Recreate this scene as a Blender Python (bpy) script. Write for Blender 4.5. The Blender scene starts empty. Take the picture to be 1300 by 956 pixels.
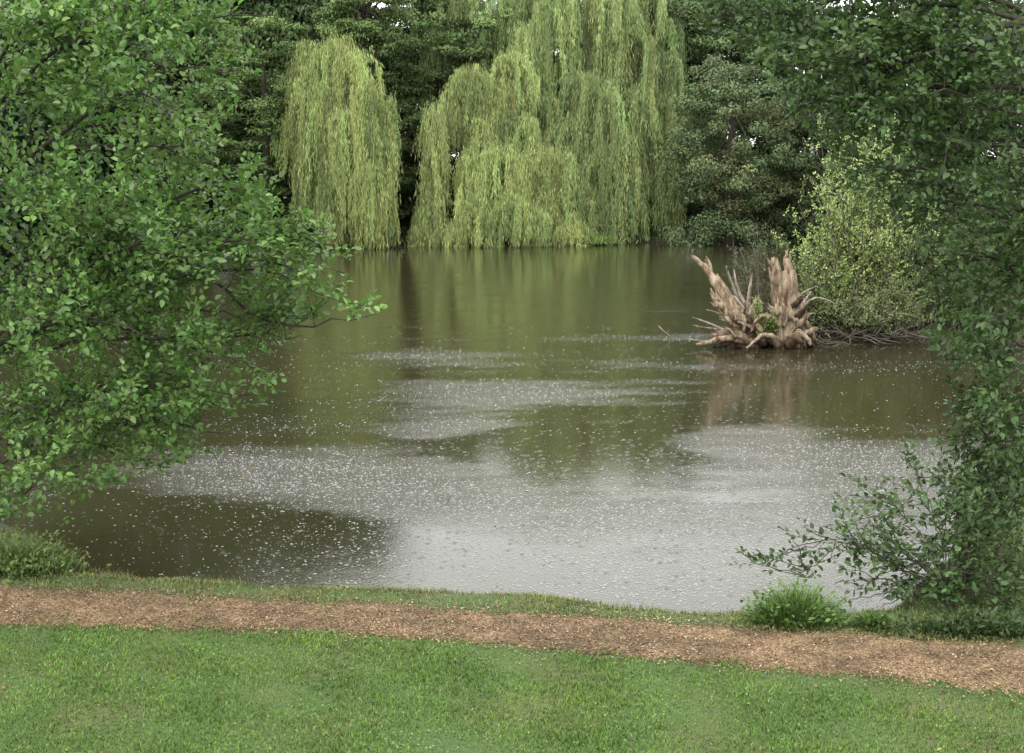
import bpy, math, random
import numpy as np
from mathutils import Vector
rng=np.random.default_rng(11); random.seed(11)
sc=bpy.context.scene; COL=sc.collection
F=1805.0; PT=math.radians(8.76); H=4.2; ZB=.22
cP,sP=math.cos(PT),math.sin(PT)
def ray(px,py):
    u=(px-650)/F; v=(478-py)/F
    return u,cP+sP*v,-sP+cP*v
def at(px,py,Y):
    u,a,b=ray(px,py); t=Y/a
    return np.array((u*t,Y,H+b*t))
def onz(px,py,z=0.0):
    u,a,b=ray(px,py); t=(z-H)/b
    return np.array((u*t,a*t,z))
def nrm(v): return v/np.maximum(np.linalg.norm(v,axis=-1,keepdims=True),1e-9)
def pn(x,y,s=1.0,seed=0):
    r=np.random.default_rng(seed+100); o=0
    for k in range(6):
        a=r.uniform(0,6.28); f=s*r.uniform(.6,2.2); p=r.uniform(0,6.28)
        o=o+np.sin((x*math.cos(a)+y*math.sin(a))*f+p)
    return o/3.2
def sstep(a,b,x):
    t=np.clip((x-a)/(b-a),0,1); return t*t*(3-2*t)

# ---------------- materials
def mat(name): 
    m=bpy.data.materials.new(name); m.use_nodes=True
    nt=m.node_tree; return m,nt,nt.nodes,nt.links,nt.nodes['Principled BSDF']
def leaf_mat(name,rough=.5,spec=.4,trans=.25):
    m,nt,N,L,B=mat(name)
    a=N.new('ShaderNodeAttribute'); a.attribute_name='Col'
    L.new(a.outputs['Color'],B.inputs['Base Color'])
    B.inputs['Roughness'].default_value=rough; B.inputs['Specular IOR Level'].default_value=spec
    if trans>0:
        t=N.new('ShaderNodeBsdfTranslucent'); mx=N.new('ShaderNodeMixShader'); mx.inputs[0].default_value=trans
        hs=N.new('ShaderNodeHueSaturation'); hs.inputs['Saturation'].default_value=1.15; hs.inputs['Value'].default_value=1.5
        L.new(a.outputs['Color'],hs.inputs['Color']); L.new(hs.outputs[0],t.inputs['Color'])
        L.new(B.outputs[0],mx.inputs[1]); L.new(t.outputs[0],mx.inputs[2]); L.new(mx.outputs[0],N['Material Output'].inputs[0])
    return m
def bark_mat(name,c1,c2,scale=6,rough=.85,bump=.02,stretch=.25):
    m,nt,N,L,B=mat(name)
    tc=N.new('ShaderNodeTexCoord'); mp=N.new('ShaderNodeMapping'); mp.inputs['Scale'].default_value=(1,1,stretch)
    n=N.new('ShaderNodeTexNoise'); n.inputs['Scale'].default_value=scale; n.inputs['Detail'].default_value=8; n.inputs['Roughness'].default_value=.7
    r=N.new('ShaderNodeValToRGB'); r.color_ramp.elements[0].position=.38; r.color_ramp.elements[1].position=.62
    r.color_ramp.elements[0].color=(*c1,1); r.color_ramp.elements[1].color=(*c2,1)
    b=N.new('ShaderNodeBump'); b.inputs['Distance'].default_value=bump
    L.new(tc.outputs['Object'],mp.inputs[0]); L.new(mp.outputs[0],n.inputs['Vector']); L.new(n.outputs[0],r.inputs[0])
    L.new(r.outputs[0],B.inputs['Base Color']); L.new(n.outputs[0],b.inputs['Height']); L.new(b.outputs[0],B.inputs['Normal'])
    B.inputs['Roughness'].default_value=rough; return m
M={}
M['leaf_far']=leaf_mat('far_leaf',.6,.25,0)
M['leaf_willow']=leaf_mat('willow_leaf',.5,.3,0)
M['leaf_left']=leaf_mat('wet_leaf',.38,.45,.25)
M['leaf_right']=leaf_mat('dark_leaf',.40,.35,.22)
M['blade']=leaf_mat('grass_blade',.5,.3,0)
M['chip']=leaf_mat('wood_chip',.8,.2,0)
M['bark']=bark_mat('dark_bark',(.02,.017,.012),(.075,.06,.045),14)
M['barkfar']=bark_mat('far_bark',(.03,.025,.018),(.09,.075,.055),3)
M['wood']=bark_mat('weathered_wood',(.11,.055,.026),(.58,.46,.32),11,.85,.10,.2)
M['woodgrey']=bark_mat('grey_root_wood',(.14,.10,.07),(.50,.44,.36),12,.85,.04,.3)
M['wooddark']=bark_mat('wet_root_wood',(.02,.013,.009),(.13,.075,.042),8,.7,.05)
M['twig']=bark_mat('dead_twig_wood',(.05,.038,.028),(.20,.165,.13),12,.85,.02)

# ---------------- mesh builder
class MB:
    def __init__(s): s.v=[];s.f=[];s.c=[];s.n=0
    def add(s,v,f,c=(1,1,1)):
        v=np.asarray(v,float).reshape(-1,3); c=np.asarray(c,float)
        if c.ndim==1: c=np.tile(c,(len(v),1))
        s.v.append(v); s.c.append(c)
        for q in (f if isinstance(f,list) else [f]): s.f.append(np.asarray(q,np.int64)+s.n)
        s.n+=len(v)
    def build(s,name,m,parent=None,smooth=False,off=None):
        me=bpy.data.meshes.new(name)
        v=np.concatenate(s.v)
        if off is not None: v=v-np.asarray(off)
        li=np.concatenate([f.ravel() for f in s.f]); lt=np.concatenate([np.full(len(f),f.shape[1]) for f in s.f])
        ls=np.concatenate(([0],np.cumsum(lt)[:-1]))
        me.vertices.add(len(v)); me.vertices.foreach_set('co',v.astype(np.float32).ravel())
        me.loops.add(len(li)); me.loops.foreach_set('vertex_index',li.astype(np.int32))
        me.polygons.add(len(lt)); me.polygons.foreach_set('loop_start',ls.astype(np.int32))
        if smooth: me.polygons.foreach_set('use_smooth',np.ones(len(lt),bool))
        me.update(calc_edges=True)
        c=np.concatenate(s.c); ca=me.color_attributes.new('Col','FLOAT_COLOR','POINT')
        ca.data.foreach_set('color',np.hstack([c,np.ones((len(c),1))]).astype(np.float32).ravel())
        me.materials.append(m)
        o=bpy.data.objects.new(name,me); COL.objects.link(o)
        if parent: o.parent=parent
        return o
def tube(mb,pts,rad,n=6,jit=0.0,col=(1,1,1),jag=0.0,ridge=0.0):
    pts=np.asarray(pts,float); k=len(pts); rad=np.asarray(rad,float)*np.ones(k)
    t=nrm(np.gradient(pts,axis=0)); ref=np.array((.31,.2,.93)) if abs(t[0][2])<.8 else np.array((1,.1,0))
    u=nrm(np.cross(t,ref)); w=np.cross(t,u)
    a=np.linspace(0,2*math.pi,n,endpoint=False)
    rr=rad[:,None]*np.ones(n)
    if jit: rr=rr*(1+jit*rng.normal(size=(k,n))*.5)
    if ridge: rr=rr*(1+ridge*rng.normal(size=n)[None,:]+ridge*.6*np.sin(a*3+rng.uniform(0,6))[None,:])
    v=pts[:,None,:]+rr[:,:,None]*(np.cos(a)[None,:,None]*u[:,None,:]+np.sin(a)[None,:,None]*w[:,None,:])
    if jag: v[-1]+=t[-1]*rng.uniform(-jag,jag*1.3,size=(n,1))
    v=v.reshape(-1,3); i=np.arange(k-1)[:,None]*n; j=np.arange(n)[None,:]; j2=(j+1)%n
    q=np.stack([i+j,i+j2,i+n+j2,i+n+j],-1).reshape(-1,4)
    e=np.vstack([v,pts[-1]-t[-1]*jag*.8,pts[0]]); m=k*n
    jj=np.arange(n); c1=np.stack([(k-1)*n+jj,(k-1)*n+(jj+1)%n,np.full(n,m)],-1); c0=np.stack([(jj+1)%n,jj,np.full(n,m+1)],-1)
    mb.add(e,[q,c1,c0],col)
    if jag:
        for _ in range(3):
            aa=rng.uniform(0,6.28); r_=rad[-1]*rng.uniform(.4,.7); p=pts[-1]-t[-1]*jag*1.5+u[-1]*math.cos(aa)*r_+w[-1]*math.sin(aa)*r_
            d=nrm(t[-1]+rng.normal(size=3)*.05); l=jag*rng.uniform(1.8,3.0)
            tube(mb,[p,p+d*l*.6,p+d*l],[rad[-1]*.4,rad[-1]*.28,.01],5,.1)
def spline(P,k=16):
    P=np.asarray(P,float)
    Q=np.vstack([2*P[0]-P[1],P,2*P[-1]-P[-2]]); out=[]
    ns=len(P)-1; per=max(2,k//ns)
    for i in range(ns):
        a,b,c,d=Q[i:i+4]
        for t in np.linspace(0,1,per,endpoint=False):
            out.append(.5*((2*b)+(-a+c)*t+(2*a-5*b+4*c-d)*t*t+(-a+3*b-3*c+d)*t**3))
    out.append(P[-1]); return np.array(out)
def leaves(mb,P,D,Nn,ln,wd,col,fine=False,fold=.18):
    n=len(P); D=nrm(D); S=nrm(np.cross(D,Nn)); U=np.cross(S,D)
    ln=(np.ones(n)*ln)[:,None]; wd=(np.ones(n)*wd)[:,None]
    if fine:
        v=np.stack([P,P+D*ln*.3+S*wd*.5+U*wd*fold,P+D*ln*.68+S*wd*.42+U*wd*fold,P+D*ln-U*ln*.08,
                    P+D*ln*.68-S*wd*.42+U*wd*fold,P+D*ln*.3-S*wd*.5+U*wd*fold],1)
        b=np.arange(n)[:,None]*6; f=np.concatenate([b+[0,1,2,3],b+[0,3,4,5]]); m=6
    else:
        v=np.stack([P,P+D*ln*.45+S*wd*.5,P+D*ln,P+D*ln*.45-S*wd*.5],1)
        b=np.arange(n)[:,None]*4; f=b+[0,1,2,3]; m=4
    mb.add(v.reshape(-1,3),f,np.repeat(col,m,axis=0))

def empty(name,label,cat,loc=(0,0,0),group=None,rz=0):
    o=bpy.data.objects.new(name,None); COL.objects.link(o); o.location=loc; o.rotation_euler[2]=rz
    o['label']=label; o['category']=cat
    if group: o['group']=group
    return o
def tag(o,label,cat,group=None,kind=None):
    o['label']=label; o['category']=cat
    if group: o['group']=group
    if kind: o['kind']=kind
    return o
def copy_tree(o,loc,rz,scale,label,group=None):
    r=o.copy(); COL.objects.link(r); r.location=loc; r.rotation_euler=(0,0,rz); r.scale=(scale[0],scale[0],scale[1])
    r['label']=label
    if group: r['group']=group
    for ch in [c for c in COL.objects if c.parent==o]:
        c=ch.copy(); COL.objects.link(c); c.parent=r
    return r

# ---------------- terrain
near=[onz(px,py)[:2] for px,py in ((60,734),(130,739),(200,744),(300,749),(400,755),(500,758),(600,761),(700,766),(760,775),(830,782),(900,788),(960,788),(1040,787),(1120,782))]
pond=[tuple(p) for p in near]+[(4.6,14.4),(5.6,17),(8,21),(12,26),(15,30.6),(11,32.2),(8.4,32.0),(6.9,32.4),(7.2,33.5),(9,34.6),(13,35.8),(19,41),(25,52),(26,64),(22,71.5),(12,72.2),(5,71.3),(-2,71.8),(-8,71),(-15,70),(-24,68),(-27,58),(-24,45),(-17,31),(-9.5,21.5),(-6.4,16.6),(-4.9,14.6)]
pond=np.array(pond)
def sdist(x,y):
    x=np.asarray(x,float); y=np.asarray(y,float); d=np.full(x.shape,1e9); ins=np.zeros(x.shape,bool)
    for i in range(len(pond)):
        a=pond[i]; b=pond[(i+1)%len(pond)]; ab=b-a
        t=np.clip(((x-a[0])*ab[0]+(y-a[1])*ab[1])/(ab@ab),0,1)
        d=np.minimum(d,np.hypot(x-a[0]-t*ab[0],y-a[1]-t*ab[1]))
        c=((a[1]>y)!=(b[1]>y))
        with np.errstate(divide='ignore',invalid='ignore'):
            xi=(b[0]-a[0])*(y-a[1])/(b[1]-a[1]+1e-12)+a[0]
        ins^=(c&(x<xi))
    return np.where(ins,-d,d)+.05*pn(x,y,2.6,3)+.03*pn(x,y,8,4)
def gz(x,y,sd=None):
    if sd is None: sd=sdist(x,y)
    z=np.where(sd>0,.07*sstep(0,.06,sd)+(ZB-.07)*sstep(.05,.6,sd),-1.0*sstep(0,1.5,-sd))
    z=z+np.where(sd>.4,.015*pn(x,y,1.1,5),0)*sstep(.4,1.2,sd)
    yy=np.clip(9.6-y,0,9.6); z=z+.27*yy*sstep(0,2.5,yy)
    z=z+np.where(y>18,1.6*sstep(4,40,sd),0)
    return z
def gz1(x,y): return float(gz(np.array([x]),np.array([y]))[0])
def axis(a,b,st,ext,g=1.16):
    c=list(np.arange(a,b+st*.5,st)); s=st;
    lo=[];x=a
    while x>-ext: s*=g; x-=s; lo.append(x)
    hi=[];x=b;s=st
    while x<ext: s*=g; x+=s; hi.append(x)
    return np.array(lo[::-1]+c+hi)
xs=axis(-8,9,.09,600,1.07); 
ya=list(np.arange(8,17,.08))+list(np.arange(17,76,.5))
s=.5;y=76
while y<700: s*=1.2;y+=s;ya.append(y)
lo=[];s=.1;y=8
while y>-500: s*=1.2;y-=s;lo.append(y)
ys=np.array(lo[::-1]+ya)
X,Y=np.meshgrid(xs,ys); Z=gz(X,Y)
def grid_faces(r,c):
    i=np.arange(r-1)[:,None]*c+np.arange(c-1)[None,:]; i=i.ravel()
    return np.stack([i,i+1,i+c+1,i+c],-1)
mb=MB(); mb.add(np.stack([X,Y,Z],-1).reshape(-1,3),grid_faces(*X.shape))
m,nt,N,L,B=mat('bank_ground')
tc=N.new('ShaderNodeTexCoord'); n1=N.new('ShaderNodeTexNoise'); n1.inputs['Scale'].default_value=1.6; n1.inputs['Detail'].default_value=6
n2=N.new('ShaderNodeTexNoise'); n2.inputs['Scale'].default_value=25; n2.inputs['Detail'].default_value=8
L.new(tc.outputs['Object'],n1.inputs['Vector']); L.new(tc.outputs['Object'],n2.inputs['Vector'])
r1=N.new('ShaderNodeValToRGB'); r1.color_ramp.elements[0].position=.45; r1.color_ramp.elements[1].position=.75
r1.color_ramp.elements[0].color=(.07,.12,.028,1); r1.color_ramp.elements[1].color=(.12,.12,.045,1); L.new(n1.outputs[0],r1.inputs[0])
r2=N.new('ShaderNodeValToRGB'); r2.color_ramp.elements[0].color=(.4,.4,.4,1); r2.color_ramp.elements[1].color=(1.4,1.4,1.4,1); L.new(n2.outputs[0],r2.inputs[0])
mm=N.new('ShaderNodeMixRGB'); mm.blend_type='MULTIPLY'; mm.inputs[0].default_value=1; L.new(r1.outputs[0],mm.inputs[1]); L.new(r2.outputs[0],mm.inputs[2])
ge=N.new('ShaderNodeNewGeometry'); sx=N.new('ShaderNodeSeparateXYZ'); L.new(ge.outputs['Position'],sx.inputs[0])
mr=N.new('ShaderNodeMapRange'); mr.inputs[1].default_value=.02; mr.inputs[2].default_value=.2; L.new(sx.outputs['Z'],mr.inputs[0])
me2=N.new('ShaderNodeMixRGB'); me2.inputs[1].default_value=(.03,.022,.014,1); L.new(mr.outputs[0],me2.inputs[0]); L.new(mm.outputs[0],me2.inputs[2])
L.new(me2.outputs[0],B.inputs['Base Color']); B.inputs['Roughness'].default_value=.9
b=N.new('ShaderNodeBump'); b.inputs['Distance'].default_value=.03; L.new(n2.outputs[0],b.inputs['Height']); L.new(b.outputs[0],B.inputs['Normal'])
o=mb.build('ground',m,smooth=True); o['kind']='structure'; o['label']='grassy earth bank around the pond'; o['category']='ground'

# ---------------- path
fe=[(-500,728),(-200,742),(0,750),(200,757),(400,768),(600,776),(760,785),(900,796),(1100,809),(1300,824),(1500,842),(1900,890)]
ne=[(-500,766),(-200,780),(0,789),(200,795),(400,802),(600,814),(800,831),(1000,850),(1100,861),(1300,884),(1500,912),(1900,980)]
few=np.array([onz(*p,ZB)[:2] for p in fe]); new=np.array([onz(*p,ZB)[:2] for p in ne])
def yfar(x): return np.interp(x,few[:,0],few[:,1])
def ynear(x): return np.interp(x,new[:,0],new[:,1])
px_=np.arange(-8.5,8.5,.03); tt=np.linspace(0,1,26)
def ragF(x): return .08*pn(x,x*0,3,1)+.06*pn(x,x*0,10,2)+.03*pn(x,x*0,30,6)
def ragN(x): return .07*pn(x,x*0,3.5,4)+.06*pn(x,x*0,12,5)+.03*pn(x,x*0,30,7)
yf=yfar(px_)+ragF(px_)+.03; yn=ynear(px_)-.04+ragN(px_)
PX=np.tile(px_,(len(tt),1)); PY=yn[None,:]*(1-tt[:,None])+yf[None,:]*tt[:,None]
edge=np.minimum(tt,1-tt)[:,None]
PZ=gz(PX,PY)+.004+.014*np.clip(edge*8,0,1)+.004*pn(PX,PY,14,8)*np.clip(edge*8,0,1)
mb=MB(); mb.add(np.stack([PX,PY,PZ],-1).reshape(-1,3),grid_faces(*PX.shape))
m,nt,N,L,B=mat('woodchip_path')
tc=N.new('ShaderNodeTexCoord'); v=N.new('ShaderNodeTexVoronoi'); v.inputs['Scale'].default_value=75; v.inputs['Randomness'].default_value=1
n1=N.new('ShaderNodeTexNoise'); n1.inputs['Scale'].default_value=2.6; n1.inputs['Detail'].default_value=9; n1.inputs['Roughness'].default_value=.7
L.new(tc.outputs['Object'],v.inputs['Vector']); L.new(tc.outputs['Object'],n1.inputs['Vector'])
sp=N.new('ShaderNodeSeparateColor'); L.new(v.outputs['Color'],sp.inputs[0])
r1=N.new('ShaderNodeValToRGB'); e=r1.color_ramp.elements; e[0].color=(.08,.048,.025,1); e[1].color=(.34,.24,.145,1); x=e.new(.5); x.color=(.195,.125,.068,1); L.new(sp.outputs[0],r1.inputs[0])
r2=N.new('ShaderNodeValToRGB'); r2.color_ramp.elements[0].position=.40;r2.color_ramp.elements[1].position=.60; r2.color_ramp.elements[0].color=(.5,.49,.40,1); r2.color_ramp.elements[1].color=(1.25,1.23,1.16,1); L.new(n1.outputs[0],r2.inputs[0])
mm=N.new('ShaderNodeMixRGB'); mm.blend_type='MULTIPLY'; mm.inputs[0].default_value=1; L.new(r1.outputs[0],mm.inputs[1]); L.new(r2.outputs[0],mm.inputs[2]); L.new(mm.outputs[0],B.inputs['Base Color'])
b=N.new('ShaderNodeBump'); b.inputs['Distance'].default_value=.012; L.new(v.outputs['Distance'],b.inputs['Height']); L.new(b.outputs[0],B.inputs['Normal']); B.inputs['Roughness'].default_value=.9
o=mb.build('path',m,smooth=True); o['kind']='structure'; o['label']='reddish brown woodchip path along the bank'; o['category']='path'

# chips
n=34000; x=rng.uniform(-7,7,n); t=rng.beta(1.1,1.1,n)*1.4-.2
y=ynear(x)*(1-t)+yfar(x)*t+rng.normal(size=n)*.07; z=gz(x,y)+.022; k=sdist(x,y)>.1; x,y,z=x[k],y[k],z[k]; n=len(x)
D=rng.normal(size=(n,3)); D[:,2]*=.25; Nn=rng.normal(size=(n,3))*.35+[0,0,1]
pal=np.array([(.36,.245,.145),(.25,.16,.09),(.14,.085,.048),(.46,.36,.24),(.29,.17,.09),(.085,.055,.033)])
c=pal[rng.integers(0,6,n)]*rng.uniform(.6,1.15,(n,1))*(1+.22*pn(x,y,4,91))[:,None]
mb=MB(); leaves(mb,np.stack([x,y,z],-1),D,Nn,rng.uniform(.010,.036,n),rng.uniform(.006,.016,n),c)
tag(mb.build('wood_chips',M['chip']),'loose wood chips and bark flakes strewn on the path','wood chips',kind='stuff')

# ---------------- grass
def blades(mb,x,y,h,w,base,tip,lean=.5,z0=None):
    n=len(x); z=gz(x,y)-.005 if z0 is None else z0
    P=np.stack([x,y,z],-1); a=rng.uniform(0,2*math.pi,n); S=np.stack([np.cos(a),np.sin(a),0*a],-1)*w[:,None]*.5
    le=rng.normal(size=(n,3))*lean; le[:,2]=1; le=nrm(le); T=P+le*h[:,None]
    mid=P+nrm(le+[0,0,.6])*h[:,None]*.55
    v=np.stack([P-S,P+S,mid+S*.8,T,mid-S*.8],1).reshape(-1,3); b=np.arange(n)[:,None]*5
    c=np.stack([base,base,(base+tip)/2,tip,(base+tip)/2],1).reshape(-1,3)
    mb.add(v,[b+[0,1,2,4],b+[4,2,3]],c)
mb=MB(); n=460000
x=rng.uniform(-7.5,7.5,n); y=rng.uniform(7.2,15.4,n); sd=sdist(x,y)
yf_=yfar(x)+ragF(x)+.03; yn_=ynear(x)+ragN(x)-.04
front=y<yn_-.02+rng.exponential(.10,n)*(1+.9*pn(x,y,7,33)); back=(y>yf_+.01-rng.exponential(.14,n)*(1+.9*pn(x,y,7,34)))&(sd>.01)
dens=pn(x,y,2.0,21)+.5*pn(x,y,6,22)
onp=(~front)&(~back)&(sd>.3)&(pn(x,y,3.3,31)+.4*pn(x,y,9,32)>.6)&(rng.random(n)<.3)
keep=(front&(rng.random(n)<np.clip(1.1+.35*pn(x,y,4,23)-.4*(y>yn_-.25),.3,1)))|(back&(rng.random(n)<np.clip(.5+.5*dens+.5*(sd<.25),.08,1)))|onp
x,y,sd,front,dens=[a[keep] for a in (x,y,sd,front,dens)]; n=len(x)
h=np.where(front,rng.uniform(.018,.05,n),rng.uniform(.02,.065,n)+.06*(sd<.15)*rng.random(n)**2); h*=1+.35*pn(x,y,5,40)
hue=np.clip(.5+.32*pn(x,y,3,50)+rng.normal(0,.25,n),0,1)[:,None]
cF=np.array((.10,.215,.033))*(1-hue)+np.array((.205,.33,.055))*hue
cB=np.array((.12,.185,.043))*(1-hue)+np.array((.25,.28,.09))*hue
tip=np.where(front[:,None],cF,cB)
dry=rng.random(n)<np.where(front,.03,.18); tip[dry]=(.38,.30,.17)
tip*=rng.uniform(.72,1.22,(n,1))*(1+.16*pn(x,y,6,51)+.10*pn(x,y,16,52))[:,None]
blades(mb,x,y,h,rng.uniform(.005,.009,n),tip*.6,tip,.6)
n=16000; x=rng.uniform(-7,7,n); y=rng.uniform(7.4,15,n); sd=sdist(x,y)
k=((y<ynear(x)-.03)|((y>yfar(x)+.05)&(sd>.05)))&(pn(x,y,3,61)+rng.normal(0,.4,n)>.1); x,y=x[k],y[k]; n=len(x)
D=rng.normal(size=(n,3)); D[:,2]=.3
c=np.array((.12,.24,.045))*rng.uniform(.7,1.3,(n,1))
leaves(mb,np.stack([x,y,gz(x,y)+rng.uniform(.01,.035,n)],-1),D,rng.normal(size=(n,3))*.3+[0,0,1],rng.uniform(.015,.03,n),rng.uniform(.01,.02,n),c)
tag(mb.build('grass',M['blade']),'short green grass on the near bank beside the woodchip path','grass',kind='stuff')
mb=MB(); n=60000; x=rng.uniform(5.5,20,n); y=rng.uniform(27,40,n); sd=sdist(x,y); k=(sd>.0)&(sd<3)
x,y=x[k],y[k]; n=len(x); tip=np.array((.10,.12,.045))*rng.uniform(.4,1.3,(n,1))
blades(mb,x,y,rng.uniform(.05,.22,n),rng.uniform(.012,.02,n),tip*.5,tip,.5)
n=60000; x=rng.uniform(-28,27,n); y=rng.uniform(66,76,n); sd=sdist(x,y); k=(sd>.0)&(sd<2.5)
x,y=x[k],y[k]; n=len(x); tip=np.array((.07,.095,.035))*rng.uniform(.4,1.3,(n,1))
blades(mb,x,y,rng.uniform(.15,.5,n),rng.uniform(.02,.04,n),tip*.5,tip,.5)
tag(mb.build('bank_grass',M['blade']),'rough grass fringing the far shore and the low spit','grass',kind='stuff')
n=110; x=rng.uniform(-6,6,n); y=rng.uniform(8,13.5,n); k=sdist(x,y)>.1; x,y=x[k],y[k]; n=len(x)
pal=np.array([(.42,.32,.10),(.28,.18,.08),(.36,.34,.16),(.2,.12,.07)])
mb=MB(); D=rng.normal(size=(n,3)); D[:,2]*=.2
leaves(mb,np.stack([x,y,gz(x,y)+.03],-1),D,rng.normal(size=(n,3))*.5+[0,0,1],rng.uniform(.02,.05,n),rng.uniform(.012,.028,n),pal[rng.integers(0,4,n)],True)
tag(mb.build('fallen_leaves',M['chip']),'yellow and brown fallen leaves scattered on the near bank','leaves',kind='stuff')

# ---------------- water
wx=np.arange(-46,46,.25); wy=np.concatenate([np.arange(10,30,.12),np.arange(30,82,.35)]); WX,WY=np.meshgrid(wx,wy)
rip=np.zeros_like(WX)+.14; spl=np.zeros_like(WX)
def patch(px,py,wp,hp,w,only=False):
    global rip,spl
    c=onz(px,py); a=onz(px,py-hp); b=onz(px,py+hp); sy=(a[1]-b[1])/2; sxx=wp*c[1]/F
    d=((WX-c[0])/sxx)**2+((WY-c[1])/sy)**2; g=w*np.exp(-d*.9)
    if only: spl=spl+g
    else: rip=rip+g
for p in ((680,650,240,30,.12),(1040,620,250,40,.28),(330,592,180,26,1.1),(480,615,150,28,.85),(600,640,150,24,.45),(660,497,130,14,1.0),(520,451,120,7,.85),(850,428,120,5,.8),(1030,466,190,8,.75),(1090,580,150,22,.7),(900,560,80,10,.6),(560,545,80,12,.5),(1000,545,100,6,.4),
          (700,582,200,32,-.8),(1040,515,180,26,-.6),(230,695,240,42,-1.3),(440,725,130,32,-.7)): patch(*p)
for p in ((660,670,300,60,.7),(1040,650,270,70,.7),(820,730,300,50,.6),(980,720,200,40,.4)): patch(*p,only=True)
nz=.2*pn(WX*.5,WY*.4,1.6,77)+.16*pn(WX*.35,WY*.7,4,78)+.13*pn(WX*.3,WY*.8,8,79)
rip+=nz*np.where(WY<17,.5,1.0)
rip=np.clip(rip*(1-.5*sstep(34,60,WY)),0,1.3); spl=np.clip(spl+rip,0,1.3)
mb=MB(); c=np.repeat(rip.reshape(-1,1),3,1); mb.add(np.stack([WX,WY,0*WX],-1).reshape(-1,3),grid_faces(*WX.shape),c)
m,nt,N,L,B=mat('pond_water')
def water_nodes(N,L,B):
    a=N.new('ShaderNodeAttribute'); a.attribute_name='Col'; tc=N.new('ShaderNodeTexCoord')
    sp=N.new('ShaderNodeSeparateColor'); L.new(a.outputs['Color'],sp.inputs[0]); rp=sp.outputs[0]
    def noise(s,d,stretch=(1,1,1)):
        mp=N.new('ShaderNodeMapping'); mp.inputs['Scale'].default_value=stretch; L.new(tc.outputs['Object'],mp.inputs[0])
        n=N.new('ShaderNodeTexNoise'); n.inputs['Scale'].default_value=s; n.inputs['Detail'].default_value=d; L.new(mp.outputs[0],n.inputs['Vector']); return n.outputs[0]
    def math_(op,a,b=None,c=None):
        n=N.new('ShaderNodeMath'); n.operation=op
        for i,v in enumerate((a,b,c)):
            if v is None: continue
            if isinstance(v,(int,float)): n.inputs[i].default_value=v
            else: L.new(v,n.inputs[i])
        return n.outputs[0]
    na=noise(24,3); nb=noise(5,2,(1,.6,1))
    v1=N.new('ShaderNodeTexVoronoi'); v1.inputs['Scale'].default_value=7; L.new(tc.outputs['Object'],v1.inputs['Vector'])
    d=v1.outputs['Distance']; ring=math_('MULTIPLY',math_('SINE',math_('MULTIPLY',d,40)),math_('POWER',math_('SUBTRACT',1.0,math_('MINIMUM',math_('MULTIPLY',d,1.9),1.0)),2))
    pw=math_('POWER',rp,1.4)
    hgt=math_('ADD',math_('MULTIPLY',math_('ADD',math_('MULTIPLY',na,.013),math_('MULTIPLY',nb,.010)),math_('ADD',pw,.08)),math_('MULTIPLY',ring,math_('MULTIPLY_ADD',rp,.0018,.0006)))
    b=N.new('ShaderNodeBump'); b.inputs['Distance'].default_value=1.0; b.inputs['Strength'].default_value=1; L.new(hgt,b.inputs['Height']); L.new(b.outputs[0],B.inputs['Normal'])
    L.new(math_('MULTIPLY_ADD',rp,.13,.04),B.inputs['Roughness'])
water_nodes(N,L,B)
B.inputs['Base Color'].default_value=(.036,.033,.015,1); B.inputs['IOR'].default_value=1.4
o=mb.build('water',m,smooth=True); o['kind']='structure'; o['label']='rain speckled green brown pond water'; o['category']='water'
def spl_at(x,y):
    ix=np.clip(((x+46)/.25).astype(int),0,len(wx)-1); iy=np.clip(np.searchsorted(wy,y),0,len(wy)-1); return spl[iy,ix]
n=150000; u=rng.random(n); yy=1/(1/12.3+(1/36-1/12.3)*u**.95); x=rng.uniform(-.42,.42,n)*yy; 
k=(sdist(x,yy)<-.1)&(rng.random(n)<np.clip(spl_at(x,yy)**1.5*.6+.03,0,1)); x,yy=x[k],yy[k]; n=len(x)
mb=MB(); r=(.003+.0026*rng.exponential(1,n))*(1+.012*yy); r=np.minimum(r,.014); ang=np.linspace(0,2*math.pi,6,endpoint=False)
ci=np.stack([np.cos(ang),np.sin(ang)],-1)
def ringv(f,zv): return np.stack([x[:,None]+ci[None,:,0]*r[:,None]*f,yy[:,None]+ci[None,:,1]*r[:,None]*f,np.ones((n,6))*zv],-1)
v=np.concatenate([ringv(1.25,.0012),ringv(.85,.002+r[:,None]*.25),ringv(.4,.0012)],1).reshape(-1,3); b_=np.arange(n)[:,None]*18; fs=[]
for j in range(6):
    j2=(j+1)%6; fs+= [b_+[j,j2,6+j2,6+j],b_+[6+j,6+j2,12+j2,12+j]]
mb.add(v,fs,(.6,.62,.62))
m,nt,N,L,B=mat('splash'); B.inputs['Base Color'].default_value=(.30,.31,.29,1); B.inputs['Roughness'].default_value=.2
tag(mb.build('rain_splashes',m,smooth=True),'small white raindrop splashes dotting the pond surface','raindrops',kind='stuff')
n=150; yy=rng.uniform(15,62,n); x=rng.uniform(-.3,.3,n)*yy; k=sdist(x,yy)<-.3; x,yy=x[k],yy[k]; n=len(x)
mb=MB(); D=rng.normal(size=(n,3)); D[:,2]=0
leaves(mb,np.stack([x,yy,0*x+.006],-1),D,np.tile((0.,0,1),(n,1)),rng.uniform(.04,.07,n),rng.uniform(.03,.05,n),np.array([(.45,.3,.08),(.3,.2,.1),(.4,.4,.2)])[rng.integers(0,3,n)])
tag(mb.build('floating_leaves',M['chip']),'tiny yellow leaves floating far apart on the pond','leaves',kind='stuff')

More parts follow.
